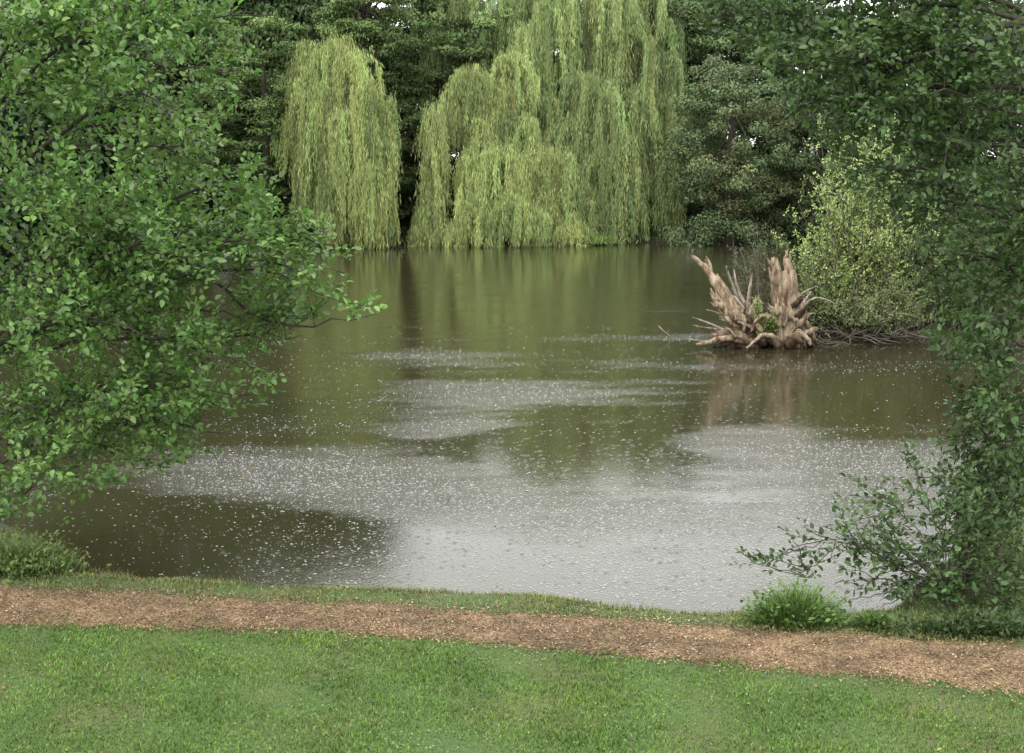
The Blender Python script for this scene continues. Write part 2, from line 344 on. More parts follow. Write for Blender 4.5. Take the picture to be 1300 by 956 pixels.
# ---------------- far broadleaf trees
def crown(mb,cen,rad,n,clumps,cr,size,col,var=.35,low=-1.0,layer=1.0):
    cen=np.array(cen,float); rad=np.array(rad,float)
    d=nrm(rng.normal(size=(clumps*2,3))); d=d[d[:,2]>low][:clumps]; clumps=len(d)
    rr=rng.uniform(.45,1,clumps)[:,None]**.6
    C=cen+d*rr*rad*(1+.12*rng.normal(size=(clumps,1)))
    cc=np.array(col)*np.clip(1+var*rng.normal(size=(clumps,1)),.4,1.9)
    cc[:,0]*=1+.07*rng.normal(size=clumps)
    crs=cr*rng.uniform(.6,1.3,clumps)
    k=rng.integers(0,clumps,n); q=nrm(rng.normal(size=(n,3))); q*= (rng.random(n)**.45)[:,None]
    P=C[k]+q*crs[k][:,None]*[1,1,.62*layer]
    P[:,2]=np.maximum(P[:,2],.05)
    Nn=nrm(q*.7+[0,-.1,.55]+rng.normal(size=(n,3))*.5); D=nrm(np.cross(Nn,rng.normal(size=(n,3)))+[0,0,-.35])
    leaves(mb,P,D,Nn,size*rng.uniform(.6,1.3,n),size*.5*rng.uniform(.7,1.2,n),cc[k]*rng.uniform(.65,1.35,(n,1)))
    return C
def trunk_mesh(base,top,r,targets,m,par,nl=9):
    mb=MB(); base=np.array(base,float); top=np.array(top,float)
    mid=(base+top)/2+rng.normal(size=3)*[.3,.3,0]
    sp_=spline([base,mid,top],10); tube(mb,sp_,np.linspace(r,r*.25,len(sp_)),8,.08)
    if len(targets):
        for i in rng.choice(len(targets),min(nl,len(targets)),replace=False):
            a=sp_[rng.integers(3,len(sp_)-1)]; b=targets[i]; s_=spline([a,(a+b)/2+[0,0,.3],b],6); tube(mb,s_,np.linspace(r*.3,r*.04,len(s_)),5)
    mb.build('trunk',m,par)
def broad(label,px,wpx,yt,yb,Y,col,n=30000,size=.2,clumps=70,cr=1.0,name='broadleaf_tree',cat='tree',group=None,depth=1.0,layer=1,var=.3,bx=None,skirt=0):
    a=at(px-wpx/2,yt,Y); b=at(px+wpx/2,yb,Y); zt=a[2]; zb=max(b[2],.2)
    cx=(a[0]+b[0])/2; bx=cx if bx is None else bx; base=np.array((bx,Y,gz1(bx,Y)))
    r_=empty(name,label,cat,tuple(base),group)
    rad=np.array(((b[0]-a[0])/2,(b[0]-a[0])/2*depth,(zt-zb)/2))
    cen=np.array((cx-bx,0,(zt+zb)/2-base[2]))
    mb=MB(); C=crown(mb,cen,rad-cr*.5,n,clumps,cr,size,col,var,layer=layer)
    if skirt: crown(mb,(cen[0],-rad[1]*.25,1.3),(rad[0]*.95,rad[1]*.5,1.5),skirt,40,.8,size,np.array(col)*.85,var)
    trunk_mesh((0,0,-.2),(cen[0]*.6,0,cen[2]+rad[2]*.5),.12+.02*(zt),C,M['barkfar'],r_)
    mb.build('crown',M['leaf_far'],r_); return r_
broad('feathery layered mid green tree on the far bank left of the left willow',335,180,10,305,71,(.12,.185,.055),38000,.17,100,.9,layer=.4)
broad('tall layered tree rising directly above the gap between the two large willow masses',550,220,-35,140,75.8,(.115,.175,.058),38000,.19,110,1.0,layer=.4)
broad('shadowed tree filling the hollow just right of the left willow',520,120,80,306,74.5,(.10,.15,.05),24000,.19,70,.85,layer=.6)
broad('grey green sallow bush tree with rounded lobes right of the willows',930,175,62,300,70,(.13,.175,.075),48000,.15,230,.6,name='sallow_tree',skirt=9000,var=.22)
broad('darker sallow tree behind the stump and pale shrub',1045,160,100,300,71.5,(.10,.14,.058),30000,.17,150,.65,name='sallow_tree',skirt=8000,var=.22)
broad('dark green tree whose crown shows above the grey sallow',905,240,-45,130,79,(.09,.14,.05),32000,.21,110,1.0,layer=.6)
broad('bushy dark green tree behind the feathery tree on the far left bank',255,240,-60,300,76,(.095,.15,.05),34000,.21,100,1.1,layer=.6)
broad('mid green tree on the left bank behind the leafy foreground tree',110,260,-60,325,62,(.085,.135,.047),30000,.22,90,1.2)
broad('dark tree on the right bank behind the pale shrub',1165,240,-60,300,66,(.08,.125,.047),30000,.22,90,1.2)
broad('dark tree at the right edge of the wood behind the overhanging foreground branches',1330,220,-45,320,60,(.07,.105,.04),18000,.22,60,1.2)
broad('dark green tree between the tall willow top and the grey sallow',845,130,-50,80,76,(.10,.155,.055),16000,.2,60,.9)
broad('lighter green tree overlapping the top of the left willow',462,130,-55,72,69.5,(.13,.20,.062),26000,.16,90,.75,layer=.5)
broad('dense tree added on the left bank behind the leafy foreground tree for its dark reflection',90,380,-60,425,21.5,(.05,.085,.03),30000,.16,120,.75,bx=-9.8,depth=.5)  # added behind the foreground tree so the left water mirrors dark foliage
def proto(h,w,col,n):
    r_=empty('broadleaf_tree','','tree',(0,0,0)); mb=MB()
    C=crown(mb,(0,0,h*.52),(w/2,w/2,h*.46),n,110,1.3,.27,col,.3,layer=.7); trunk_mesh((0,0,-.3),(0,0,h*.8),.32,C,M['barkfar'],r_); mb.build('crown',M['leaf_far'],r_); return r_
pr=[proto(15,8.5,(.085,.135,.045),26000),proto(14.4,9,(.10,.15,.05),26000),proto(15.6,8,(.075,.12,.043),26000)]
lab='tall dark tree in the wood behind the far shore willows'; grp='trees of the wood behind the far shore'
first=[True]*3
def place(k,x,y,sc_,label,group):
    z=gz1(x,y)
    if first[k]:
        first[k]=False; o=pr[k]; o.location=(x,y,z); o.rotation_euler[2]=rng.uniform(0,6); o.scale=(sc_[0],sc_[0],sc_[1]); o['label']=label; o['group']=group
    else: copy_tree(pr[k],(x,y,z),rng.uniform(0,6),sc_,label,group)
i=0
for pxx in range(-330,1700,98):
    x=(pxx-650)/F*84+rng.uniform(-1,1); y=84+rng.uniform(-2,3); i+=1
    zsc=rng.uniform(1.40,1.5) if pxx<470 else (rng.uniform(.94,1.0) if pxx>850 else rng.uniform(.86,.9))
    place(i%3,x,y,(rng.uniform(1.0,1.25),zsc),lab,grp)
for pxx in range(60,1200,140):
    i+=1; zsc=1.45 if pxx<440 else .88
    place(i%3,(pxx-650)/F*91+rng.uniform(-1,1),91+rng.uniform(-2,2),(rng.uniform(1.0,1.25),zsc),lab,grp)
for j,pxx in enumerate((120,195,270,345,415)):  # extra tall trees, added to close the dark reflection in the near-left water
    i+=1; place(i%3,(pxx-650)/F*78,78+.6*(j%2),(1.0,(1.6,1.6,1.55,1.5,1.4)[j]),lab,grp)
for i,(x,y) in enumerate([(-30,61),(-29,50),(-24,38),(-18,28),(-32,70),(-26,66),(-21,33)]): place(i%3,x,y,(.95,(1.25,1.0,.85,.7,1.3,1.25,.75)[i]),'tall tree lining the left bank behind the leafy foreground tree','trees along the left bank')
for i,(x,y) in enumerate([(30,62),(30,51),(24,41),(33,70),(20,31)]): place(i%3,x,y,(.8,.72),'tall tree lining the right bank behind the foreground foliage','trees along the right bank')
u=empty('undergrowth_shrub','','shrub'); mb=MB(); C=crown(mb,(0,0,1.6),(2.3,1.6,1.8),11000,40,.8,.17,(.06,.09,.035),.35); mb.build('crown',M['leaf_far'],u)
mb=MB()
for k in range(9):
    e_=C[rng.integers(0,len(C))]; s_=spline([(rng.normal()*.1,rng.normal()*.1,-.1),e_*[.4,.4,.6],e_],6); tube(mb,s_,np.linspace(.06,.01,len(s_)),5)
mb.build('stem',M['barkfar'],u)
uf=True; gp='shrubs in the shade of the far shore'
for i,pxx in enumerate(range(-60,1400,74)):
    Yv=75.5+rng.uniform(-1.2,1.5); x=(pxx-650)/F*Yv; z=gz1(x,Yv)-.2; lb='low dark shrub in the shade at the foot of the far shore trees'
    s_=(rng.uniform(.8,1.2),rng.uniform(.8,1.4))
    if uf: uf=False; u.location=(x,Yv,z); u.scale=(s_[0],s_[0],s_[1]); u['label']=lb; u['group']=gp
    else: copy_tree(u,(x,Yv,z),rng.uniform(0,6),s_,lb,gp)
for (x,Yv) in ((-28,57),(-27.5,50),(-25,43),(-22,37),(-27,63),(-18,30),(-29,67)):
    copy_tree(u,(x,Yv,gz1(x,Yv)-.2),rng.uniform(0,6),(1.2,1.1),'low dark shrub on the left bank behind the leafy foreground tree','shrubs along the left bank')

# ---------------- willows
def willow(label,Y,cas,trunkpx,col,name='weeping_willow'):
    bx=at(trunkpx,300,Y+2.5); base=np.array((bx[0],Y+2.5,gz1(bx[0],Y+2.5)))
    r_=empty(name,label,'tree',tuple(base)); mb=MB(); T=[]
    for (px,yt,yb,hw,dY) in cas:
        Yc=Y+dY; A=at(px,yt,Yc); zb=max(at(px,yb,Yc)[2],.03); R=hw*Yc/F; T.append(A+[0,.8,-.5])
        nt_=int(9+hw*.72)
        cc=np.array(col)*rng.uniform(.82,1.15)
        for k in range(nt_):
            th=rng.uniform(0,2*math.pi); rr=R*math.sqrt(rng.uniform(.02,1))*rng.uniform(.85,1.25); 
            hh=A[2]-zb; drop=(.1+1.2*rng.random())*rr*rr/R+rng.random()**2*.5*hh
            hp=np.array((A[0]+rr*math.cos(th),A[1]+rr*math.sin(th)*.8,A[2]-min(drop,hh*.75)+rng.normal()*.25))
            zend=zb+(rng.random()**2)*hh*.5
            if hp[2]-zend<.6: zend=max(zb,hp[2]-rng.uniform(.7,1.3))
            ns=int(rng.uniform(12,28)); c=cc*np.clip(1+.28*rng.normal(),.5,1.6); c[0]*=1+.07*rng.normal()
            tw=rng.uniform(.06,.24); lean=rng.normal(size=2)*.14
            for q in range(ns):
                ze=zend+rng.random()**1.2*(hp[2]-zend)*.65; L_=hp[2]-ze; nl=max(4,int(L_/.10))
                s=np.sort(rng.random(nl)); oxy=rng.normal(size=2)*tw; ph=rng.uniform(0,6)
                P=np.empty((nl,3)); g=.35+.65*s
                P[:,0]=hp[0]+oxy[0]*g+.06*np.sin(s*L_*1.5+ph)+lean[0]*s*L_*.5; P[:,1]=hp[1]+oxy[1]*g+.05*np.cos(s*L_*1.2+ph)+lean[1]*s*L_*.5; P[:,2]=hp[2]-s*L_
                na_=max(2,int(rr/.22)); sa=rng.random(na_)*.7+.3; st=A+rng.normal(size=3)*[.4,.4,.3]
                PA=st+(np.array((hp[0]+oxy[0]*.35,hp[1]+oxy[1]*.35,0))-st)*sa[:,None]; PA[:,2]=st[2]+(hp[2]-st[2])*sa**1.8
                Q=np.vstack([P,PA]); m_=len(Q); D=rng.normal(size=(m_,3))*.22+[0,0,-1]
                leaves(mb,Q,D,rng.normal(size=(m_,3))*.5+[0,-.7,.4],rng.uniform(.18,.34,m_),rng.uniform(.017,.03,m_),c*rng.uniform(.8,1.2)*rng.uniform(.85,1.15,(m_,1)))
    T=np.array(T)-base
    trunk_mesh((0,0,-.3),(T[:,0].mean(),0,T[:,2].max()*.8),.32,T,M['barkfar'],r_,10)
    mb.build('crown',M['leaf_willow'],r_,off=base); return r_
W1=(.31,.38,.13)
willow('weeping willow at left with one tall rounded curtain hanging to the water',67,[(428,48,200,36,.8),(410,62,250,30,.5),(448,66,322,30,0),(470,105,321,24,-.5),(412,110,312,24,0),(440,140,320,34,-.8),(484,170,316,16,-.5),(466,210,321,28,-1.1),(392,58,150,26,1.4),(425,230,318,22,-1),(487,130,250,13,.2),(382,100,240,20,1.5),(395,180,300,22,.8),(372,150,200,20,2),(480,240,318,18,-.9)],430,(.29,.36,.12))
willow('narrow column of willow standing alone in the gap between the larger willows',69,[(552,135,225,12,0),(548,185,300,15,-.3),(541,262,314,17,-.5),(556,160,262,10,.2)],550,(.30,.37,.13))
willow('broad stepped weeping willow in the middle spilling low over the water',69,[(598,90,190,34,1.5),(645,70,150,32,1.8),(612,150,270,26,.6),(640,185,300,38,0),(596,195,314,22,0),(668,205,300,30,-.5),(692,238,312,28,-.4),(722,284,314,24,-.4),(650,245,314,36,-1.2),(604,255,314,30,-1),(575,290,314,30,-1),(640,110,200,26,1),(672,262,314,26,-1.4),(578,110,150,20,1.8),(665,150,240,28,.8),(700,190,290,26,.3),(535,296,316,18,-.8)],640,W1)
willow('tallest weeping willow whose top reaches out of the picture',72,[(735,-40,60,44,1.5),(700,5,130,34,1),(785,-20,60,40,1.2),(738,95,215,36,.4),(765,105,290,32,0),(722,150,290,32,-.3),(795,165,300,26,-.3),(690,120,225,28,.2),(760,195,306,34,-.9),(718,215,306,22,-.9),(665,35,110,24,1),(770,50,140,30,1.3),(735,30,110,26,1.6),(790,230,306,26,-.6),(830,-30,60,30,1.6),(800,30,150,30,1.2),(815,110,220,24,.9),(745,250,308,24,-1.2),(700,-40,20,36,1.8)],745,(.27,.345,.125))
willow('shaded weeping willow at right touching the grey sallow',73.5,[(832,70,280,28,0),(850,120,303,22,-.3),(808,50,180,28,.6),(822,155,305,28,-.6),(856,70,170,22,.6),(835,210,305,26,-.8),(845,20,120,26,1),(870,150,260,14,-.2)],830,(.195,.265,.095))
willow('willow with high pale tufts behind the middle willow',74.5,[(610,60,130,34,0),(585,-35,30,34,0),(650,-10,90,40,0),(690,-40,40,40,0),(628,20,80,30,.4),(560,30,110,24,.6),(615,90,200,40,.6),(670,70,200,40,.8),(530,90,140,18,.2),(545,0,60,30,.8)],630,(.19,.26,.09))
cl=[(575,'pale green reedy clump under the narrow willow'),(735,'pale green clump at the water edge under the middle willow'),(400,'small green clump at the water edge left of the left willow')]
for pxx,lb in cl:
    Yv=69.2; x=(pxx-650)/F*Yv; r_=empty('waterside_plant',lb,'plant',(x,Yv,0)); mb=MB()
    n=2500; P=rng.normal(size=(n,3))*[.75,.4,.0]; P[:,2]=.05
    D=rng.normal(size=(n,3))*.4+[0,0,1]; leaves(mb,P,D,rng.normal(size=(n,3)),rng.uniform(.2,.6,n),.05,np.array((.18,.26,.075))*rng.uniform(.6,1.3,(n,1))); mb.build('foliage',M['leaf_far'],r_)

# ---------------- foreground trees
def fg_leafy(mbL,mbT,p0,dr,ln,env,lsz,col,up=.12,tw_sp=.08,tw_len=(.16,.42),leaf_sp=.042,r0=.005):
    k=7; pts=[p0]; d=dr.copy()
    for i in range(k-1):
        d=nrm(d+rng.normal(size=3)*.14+[0,0,up*.6]); pts.append(pts[-1]+d*ln/(k-1))
    pts=np.array(pts)
    while len(pts)>2 and not env(pts[-1]): pts=pts[:-1]
    k=len(pts)
    tube(mbT,pts,np.linspace(r0,r0*.3,k),4)
    nt_=int(ln*(k-1)/6/tw_sp); sgn=1; cb=rng.uniform(.7,1.35)
    for j in range(nt_+1):
        t=(j+.5)/(nt_+1)*(k-1); i=min(int(t),k-2); p=pts[i]+(pts[i+1]-pts[i])*(t-i); tn=nrm(pts[i+1]-pts[i])
        side=nrm(np.cross(tn,[0,0,1]))*sgn; sgn=-sgn
        d=nrm(tn*.8+side*rng.uniform(.3,1)+rng.normal(size=3)*.4+[0,0,up]) if j<nt_ else tn
        l=rng.uniform(*tw_len); e=p+d*l
        if not env(e): 
            l*=.5; e=p+d*l
            if not env(e): continue
        bend=np.array([0,0,up*.5*l]); m_=(p+e)/2-bend*.3
        q=np.array([p,m_,e]); tube(mbT,q,[r0*.35,r0*.25,r0*.12],3)
        nl=max(3,int(l/leaf_sp)); s=(np.arange(nl)+.6)/nl; P=p+(e-p)*s[:,None]; P=P-bend*.3*(4*s*(1-s))[:,None]
        sd_=nrm(np.cross(d,rng.normal(size=3)+[0,0,1.2])); alt=np.where(np.arange(nl)%2==0,1,-1)[:,None]
        D=d*.65+sd_*alt*.8+rng.normal(size=(nl,3))*.3; D[-1]=d
        Nn=np.array((0,-.15,1.))+rng.normal(size=(nl,3))*.6
        c=np.array(col)*cb*rng.uniform(.8,1.2)*rng.uniform(.75,1.25,(nl,1)); c[:,0]*=rng.uniform(.88,1.1)
        sz=lsz*rng.uniform(.6,1.2,nl); leaves(mbL,P,D,Nn,sz,sz*rng.uniform(.5,.65,nl),c,True)
def fg_tree(name,label,base,trunk,tr,limbs,env,lsz,col,leafmat,sec=8,seclen=(.5,1.1),up=.12,cat='tree',tmin=.2,br=1.0,arch=.1,**kw):
    base=np.array(base,float); r_=empty(name,label,cat,tuple(base))
    tp=spline(trunk,14); mb=MB(); tube(mb,tp,np.linspace(tr,tr*.25,len(tp)),10,.06); mb.build('trunk',M['bark'],r_,True,off=base)
    mbL=MB()
    for (zs,e) in limbs:
        e=np.array(e,float); i=int(np.argmin(abs(tp[:,2]-zs))); a=tp[i]; ln=np.linalg.norm(e-a)
        m1=a+(e-a)*.4+[0,0,arch*ln]+rng.normal(size=3)*.05*ln; m2=a+(e-a)*.75+[0,0,arch*.7*ln]+rng.normal(size=3)*.04*ln
        s_=spline([a,m1,m2,e],15); s_[1:-1]+=rng.normal(size=(len(s_)-2,3))*.012*ln**.5; mbT=MB(); r0=br*min(tr*.3,.009+.0055*ln); tube(mbT,s_,np.linspace(r0,.0035,len(s_)),6)
        nsec=int(ln*sec)
        for q in range(nsec+1):
            t=1.0 if q==nsec else rng.uniform(tmin,1)
            k=min(int(t*(len(s_)-1)),len(s_)-2); p=s_[k] if q<nsec else s_[-1]; tn=nrm(s_[k+1]-s_[k])
            d=nrm(tn*.7+rng.normal(size=3)*[.7,.7,.6]) if q<nsec else tn
            if not env(p+d*.12): continue
            fg_leafy(mbL,mbT,p,d,rng.uniform(*seclen)*(1.15-.5*t),env,lsz,col,up,**kw)
        mbT.build('branch',M['bark'],r_,off=base)
    o=mbL.build('crown',leafmat,r_,off=base); return r_
YL=13.2
sil=[(-300,310),(-100,330),(0,345),(50,335),(100,300),(150,318),(200,298),(230,330),(260,362),(300,420),(340,432),(385,430),(420,382),(450,330),(500,335),(540,290),(580,245),(600,180),(620,125),(650,95),(700,85)]
zz=np.array([at(x,y,YL)[2] for y,x in sil])[::-1]; xx=np.array([at(x,y,YL)[0] for y,x in sil])[::-1]
def envL(p):
    if p[2]<.42 or p[2]>7.6: return False
    return p[0]<np.interp(p[2],zz,xx)-.10*(p[1]-YL)**2*(1 if p[1]<YL else .4)+.2*math.sin(p[2]*8+p[1]*5)
limbs=[]
for px,py,dy in ((350,20,0),(300,90,-.3),(325,150,.4),(310,215,-.2),(370,265,.3),(425,310,0),(432,345,-.3),(430,382,.1),(472,400,0),(385,425,.4),(345,470,0),(345,512,-.3),(290,550,.3),(245,580,0),(180,600,-.2),(125,625,.4),(90,650,-.3),(230,330,-.8),(200,430,-.7),(150,520,-.8),(240,500,.6),(60,600,-.9),(150,250,-.9),(230,160,-.8),(120,100,-.8),(250,40,.5),(60,400,-1),(50,260,-1),(330,400,.6),(280,300,.9),(190,20,-.4),(70,0,-.7),(170,380,1.2),(60,500,.6),(300,-60,0),(150,-120,.3),(400,360,.3),(410,290,.2)):
    e=at(px,py,YL+dy); zs=min(6.4,max(1.0,e[2]*.75+.3)); limbs.append((zs,e))
for k in range(9):
    limbs.append((rng.uniform(1.5,6),(-5.6-rng.uniform(.5,2.0),14.4+rng.uniform(-1.6,2),rng.uniform(1.2,7))))
def envL2(p): return envL(p) or (np.linalg.norm(p-at(462,402,YL))<.28)
bl=(-5.5,14.3,ZB)
fg_tree('leafy_tree','leafy glossy green tree leaning over the near water from the left bank',bl,[(-5.5,14.3,.1),(-5.35,14.2,1.6),(-5.5,14.1,3.4),(-5.3,14.2,5.2),(-5.2,14.2,6.9)],.17,limbs,envL2,.080,(.125,.22,.06),M['leaf_left'],sec=4.1,seclen=(.5,1.0),up=.2)

YR=13.4
sr=[(-300,850),(-100,860),(0,878),(30,895),(60,935),(100,985),(150,1010),(200,1040),(240,1098),(280,1140),(330,1162),(400,1184),(460,1188),(500,1198),(540,1205),(580,1205),(640,1190),(760,1190)]
zr=np.array([at(x,y,YR)[2] for y,x in sr])[::-1]; xr=np.array([at(x,y,YR)[0] for y,x in sr])[::-1]
def envR(p):
    if p[2]<.5 or p[2]>7.8: return False
    return p[0]>np.interp(p[2],zr,xr)+.08*(p[1]-YR)**2+.16*math.sin(p[2]*8+p[1]*5)
limbs=[]
for px,py,dy in ((895,22,0),(925,45,.3),(955,75,-.2),(905,-30,.2),(960,20,.1),(1000,60,-.3),(990,110,.2),(1012,150,0),(1050,195,-.3),(1040,130,.3),(1060,60,.3),(1105,235,.2),(1140,275,-.2),(1165,325,0),(1185,390,.3),(1190,450,-.2),(1200,510,.2),(1210,565,0),(1215,610,-.2),(1090,60,-.7),(1150,130,-.6),(1200,200,-.8),(1240,300,-.7),(1260,400,-.8),(1270,500,-.7),(1190,60,.5),(1230,150,.6),(1250,250,.5),(1130,-90,0),(940,-60,.3),(1280,560,-.6),(1290,90,-.8),(1280,650,-.4),(1230,450,.6),(1300,350,.3),(1220,370,-.3),(1240,540,.3),(1260,600,.3),(1290,470,.2),(1300,620,.4),(1240,640,0)):
    e=at(px,py,YR+dy); zs=min(6.6,max(1.0,e[2]*.93+.2)); limbs.append((zs,e))
for k in range(7): limbs.append((rng.uniform(1.5,6),(5.9+rng.uniform(.4,2),14.6+rng.uniform(-1.6,1.8),rng.uniform(1.2,7.2))))
fg_tree('leafy_tree','dark leafy tree overhanging the right side of the pond from the near bank',(5.5,14.0,ZB),[(5.5,14.0,.1),(5.4,14.0,1.8),(5.55,14.1,3.6),(5.4,14.0,5.4),(5.3,14,7.0)],.15,limbs,envR,.082,(.066,.115,.036),M['leaf_right'],sec=4.3,seclen=(.45,.95),up=-.04,arch=.02)
def envB(p): 
    q=np.array([(p[0]-4.7)/1.75,(p[1]-12.9)/1.2,(p[2]-.8)/1.35]); return p[2]>.22 and q@q<1.1
limbs=[(.4,at(px,py,Yb)) for px,py,Yb in ((1135,640,13),(1165,600,13.3),(1060,685,12.8),(1005,700,12.7),(1060,740,12.5),(1110,700,12.5),(1150,750,12.4),(1200,660,12.8),(1220,720,12.4),(1250,600,13.2),(1270,680,12.5),(1300,730,12.6),(1180,700,13.6),(1120,770,12.3),(1240,770,12.2),(1300,620,13.2),(1090,660,13.3),(1340,700,13),(955,712,12.7),(1210,770,12.0),(1170,780,12.1),(1270,760,12.0),(1200,610,13.5),(1180,650,12.6),(1230,660,13.4),(1290,690,12.1),(1320,760,12.0),(1250,730,12.0),(1290,640,12.8),(1070,765,12.4),(1150,775,12.1),(1300,780,11.9),(1190,720,12.3),(1130,735,12.6))]
def envB2(p): return envB(p) or np.linalg.norm(p-at(965,710,12.7))<.3 or np.linalg.norm(p-at(1005,700,12.7))<.34
bb=onz(1235,792,ZB)
fg_tree('bramble_shrub','low tangled shrub at the foot of the dark tree, its sprays reaching over the water',(bb[0],bb[1]+.5,ZB),[(bb[0],bb[1]+.5,.1),(bb[0]-.05,bb[1]+.55,.4),(bb[0],bb[1]+.6,.6)],.04,limbs,envB2,.070,(.075,.128,.042),M['leaf_right'],sec=6.6,seclen=(.3,.65),up=.02,cat='shrub',tw_len=(.1,.3),tmin=.03,br=.45,tw_sp=.1)
def clump(name,label,cen,rx,ry,n,h,w,col,broadleaf=0,spread=.6):
    c=np.array((cen[0],cen[1],gz1(cen[0],cen[1]))); r_=empty(name,label,'plant',tuple(c)); mb=MB()
    q=rng.normal(size=(n,2))*.45; P=np.zeros((n,3)); P[:,0]=q[:,0]*rx; P[:,1]=q[:,1]*ry
    hh=h*rng.uniform(.4,1.15,n)*np.exp(-(q**2).sum(1)*.7); D=np.stack([q[:,0]*spread+rng.normal(size=n)*.35,q[:,1]*spread+rng.normal(size=n)*.35,np.ones(n)],-1); D=nrm(D)
    tip=np.array(col)*rng.uniform(.6,1.4,(n,1)); a=rng.uniform(0,6.28,n); S=np.stack([np.cos(a),np.sin(a),0*a],-1)*(w/2)
    m1=P+D*hh[:,None]*.6; D2=nrm(D*[1.9,1.9,.5]); T=m1+D2*hh[:,None]*.5
    v=np.stack([P-S,P+S,m1+S,T,m1-S],1).reshape(-1,3); b=np.arange(n)[:,None]*5; mb.add(v,[b+[0,1,2,4],b+[4,2,3]],np.stack([tip*.5,tip*.5,tip,tip,tip],1).reshape(-1,3))
    mb.build('blades',M['blade'],r_)
    if broadleaf:
        mb=MB(); k=rng.integers(0,n,broadleaf); s=rng.uniform(.2,1,broadleaf)[:,None]; PP=P[k]*(1-s)+T[k]*s
        leaves(mb,PP,rng.normal(size=(broadleaf,3))+[0,0,.3],rng.normal(size=(broadleaf,3))*.5+[0,0,1],rng.uniform(.03,.07,broadleaf),rng.uniform(.02,.04,broadleaf),np.array(col)*rng.uniform(.6,1.3,(broadleaf,1)),True); mb.build('foliage',M['leaf_left'],r_)
    return r_
t_=onz(1010,790,ZB); clump('grass_tussock','rounded leafy tuft of long grass at the water edge below the right shrub',t_,.36,.25,1200,.42,.009,(.12,.205,.05),400,.9)
t_=onz(1110,796,ZB); clump('grass_tussock','thin tuft of long grass under the right shrub beside the rounded tuft',t_,.18,.14,900,.16,.009,(.10,.16,.045),100,1.0)
t_=onz(1240,806,ZB); clump('weed_clump','dark green weeds in the shade under the right shrub',t_,.7,.2,900,.24,.010,(.06,.10,.032),700,.7)
t_=onz(15,726,ZB); clump('weed_clump','pale green weeds growing on the bank at the far left below the leafy tree',t_,.6,.3,1000,.45,.010,(.17,.24,.075),1500,.4)

# ---------------- stump
YS=31.6
sb=at(965,436,YS); sb[2]=0
st=empty('dead_tree_stump','bleached upturned tree stump with broken stems and splayed roots standing in the water','tree stump',tuple(sb))
def limb(name,pp,r0,r1,m,n=9,jit=.08,jag=0,k=10):
    P=np.array([at(a,b,YS+c) for a,b,c in pp]); s_=spline(P,k); s_[1:-1]+=rng.normal(size=(len(s_)-2,3))*min(r0,.12)*.16; mb=MB(); rr=np.linspace(r0,r1,len(s_))
    tube(mb,s_,rr,n,jit,jag=jag,ridge=.18); return mb.build(name,M[m],st,False,off=sb)
limb('stem',[(962,438,0),(940,404,-.1),(920,376,-.1),(906,352,-.1)],.20,.13,'wood',14,.08,.10,9)
limb('stem',[(955,438,-.1),(930,410,-.25),(914,385,-.2),(906,372,-.2)],.13,.08,'wood',10,.08,.10,5)
limb('stem',[(910,362,-.1),(898,344,-.12),(889,334,-.1),(881,327,-.1)],.085,.04,'wood',8,.08,.06,6)
limb('stem',[(908,360,-.1),(901,345,0),(897,332,0)],.09,.06,'wood',8,.08,.08,6)
limb('stem',[(953,425,.3),(938,385,.4),(922,340,.4)],.075,.02,'woodgrey',7,.06,.05,4)
limb('stem',[(962,420,.3),(950,385,.3),(954,350,.3)],.075,.015,'woodgrey',7,.06,.05,4)
limb('stem',[(952,408,.1),(934,378,.1),(914,372,.1)],.05,.012,'woodgrey',6,.06,.04,4)
limb('stem',[(960,410,.2),(938,372,.3),(932,345,.3)],.05,.012,'woodgrey',6,.06,.04,4)
limb('stem',[(965,430,0),(958,400,.0),(962,378,.0)],.10,.05,'wood',8,.1,.06,5)
limb('trunk',[(1003,442,0),(1002,408,0),(997,375,0),(994,345,0)],.27,.21,'wood',18,.08,.16,9)
limb('stem',[(990,442,-.2),(987,415,-.25),(989,385,-.2)],.15,.10,'wood',10,.1,.12,5)
limb('stem',[(1015,440,-.1),(1016,412,-.15),(1008,390,-.1)],.15,.08,'wood',10,.1,.12,5)
limb('stem',[(987,360,-.1),(984,345,-.1),(982,331,-.1)],.12,.09,'wood',9,.08,.10,4)
limb('stem',[(1000,360,-.05),(1000,342,.0),(998,326,.05)],.14,.08,'wood',9,.08,.12,4)
limb('stem',[(1006,400,.1),(1022,385,.2),(1040,378,.2),(1066,387,.3)],.045,.010,'woodgrey',7)
limb('stem',[(1008,385,.1),(1018,373,.1),(1034,365,.1)],.045,.012,'woodgrey',7,.08,.05)
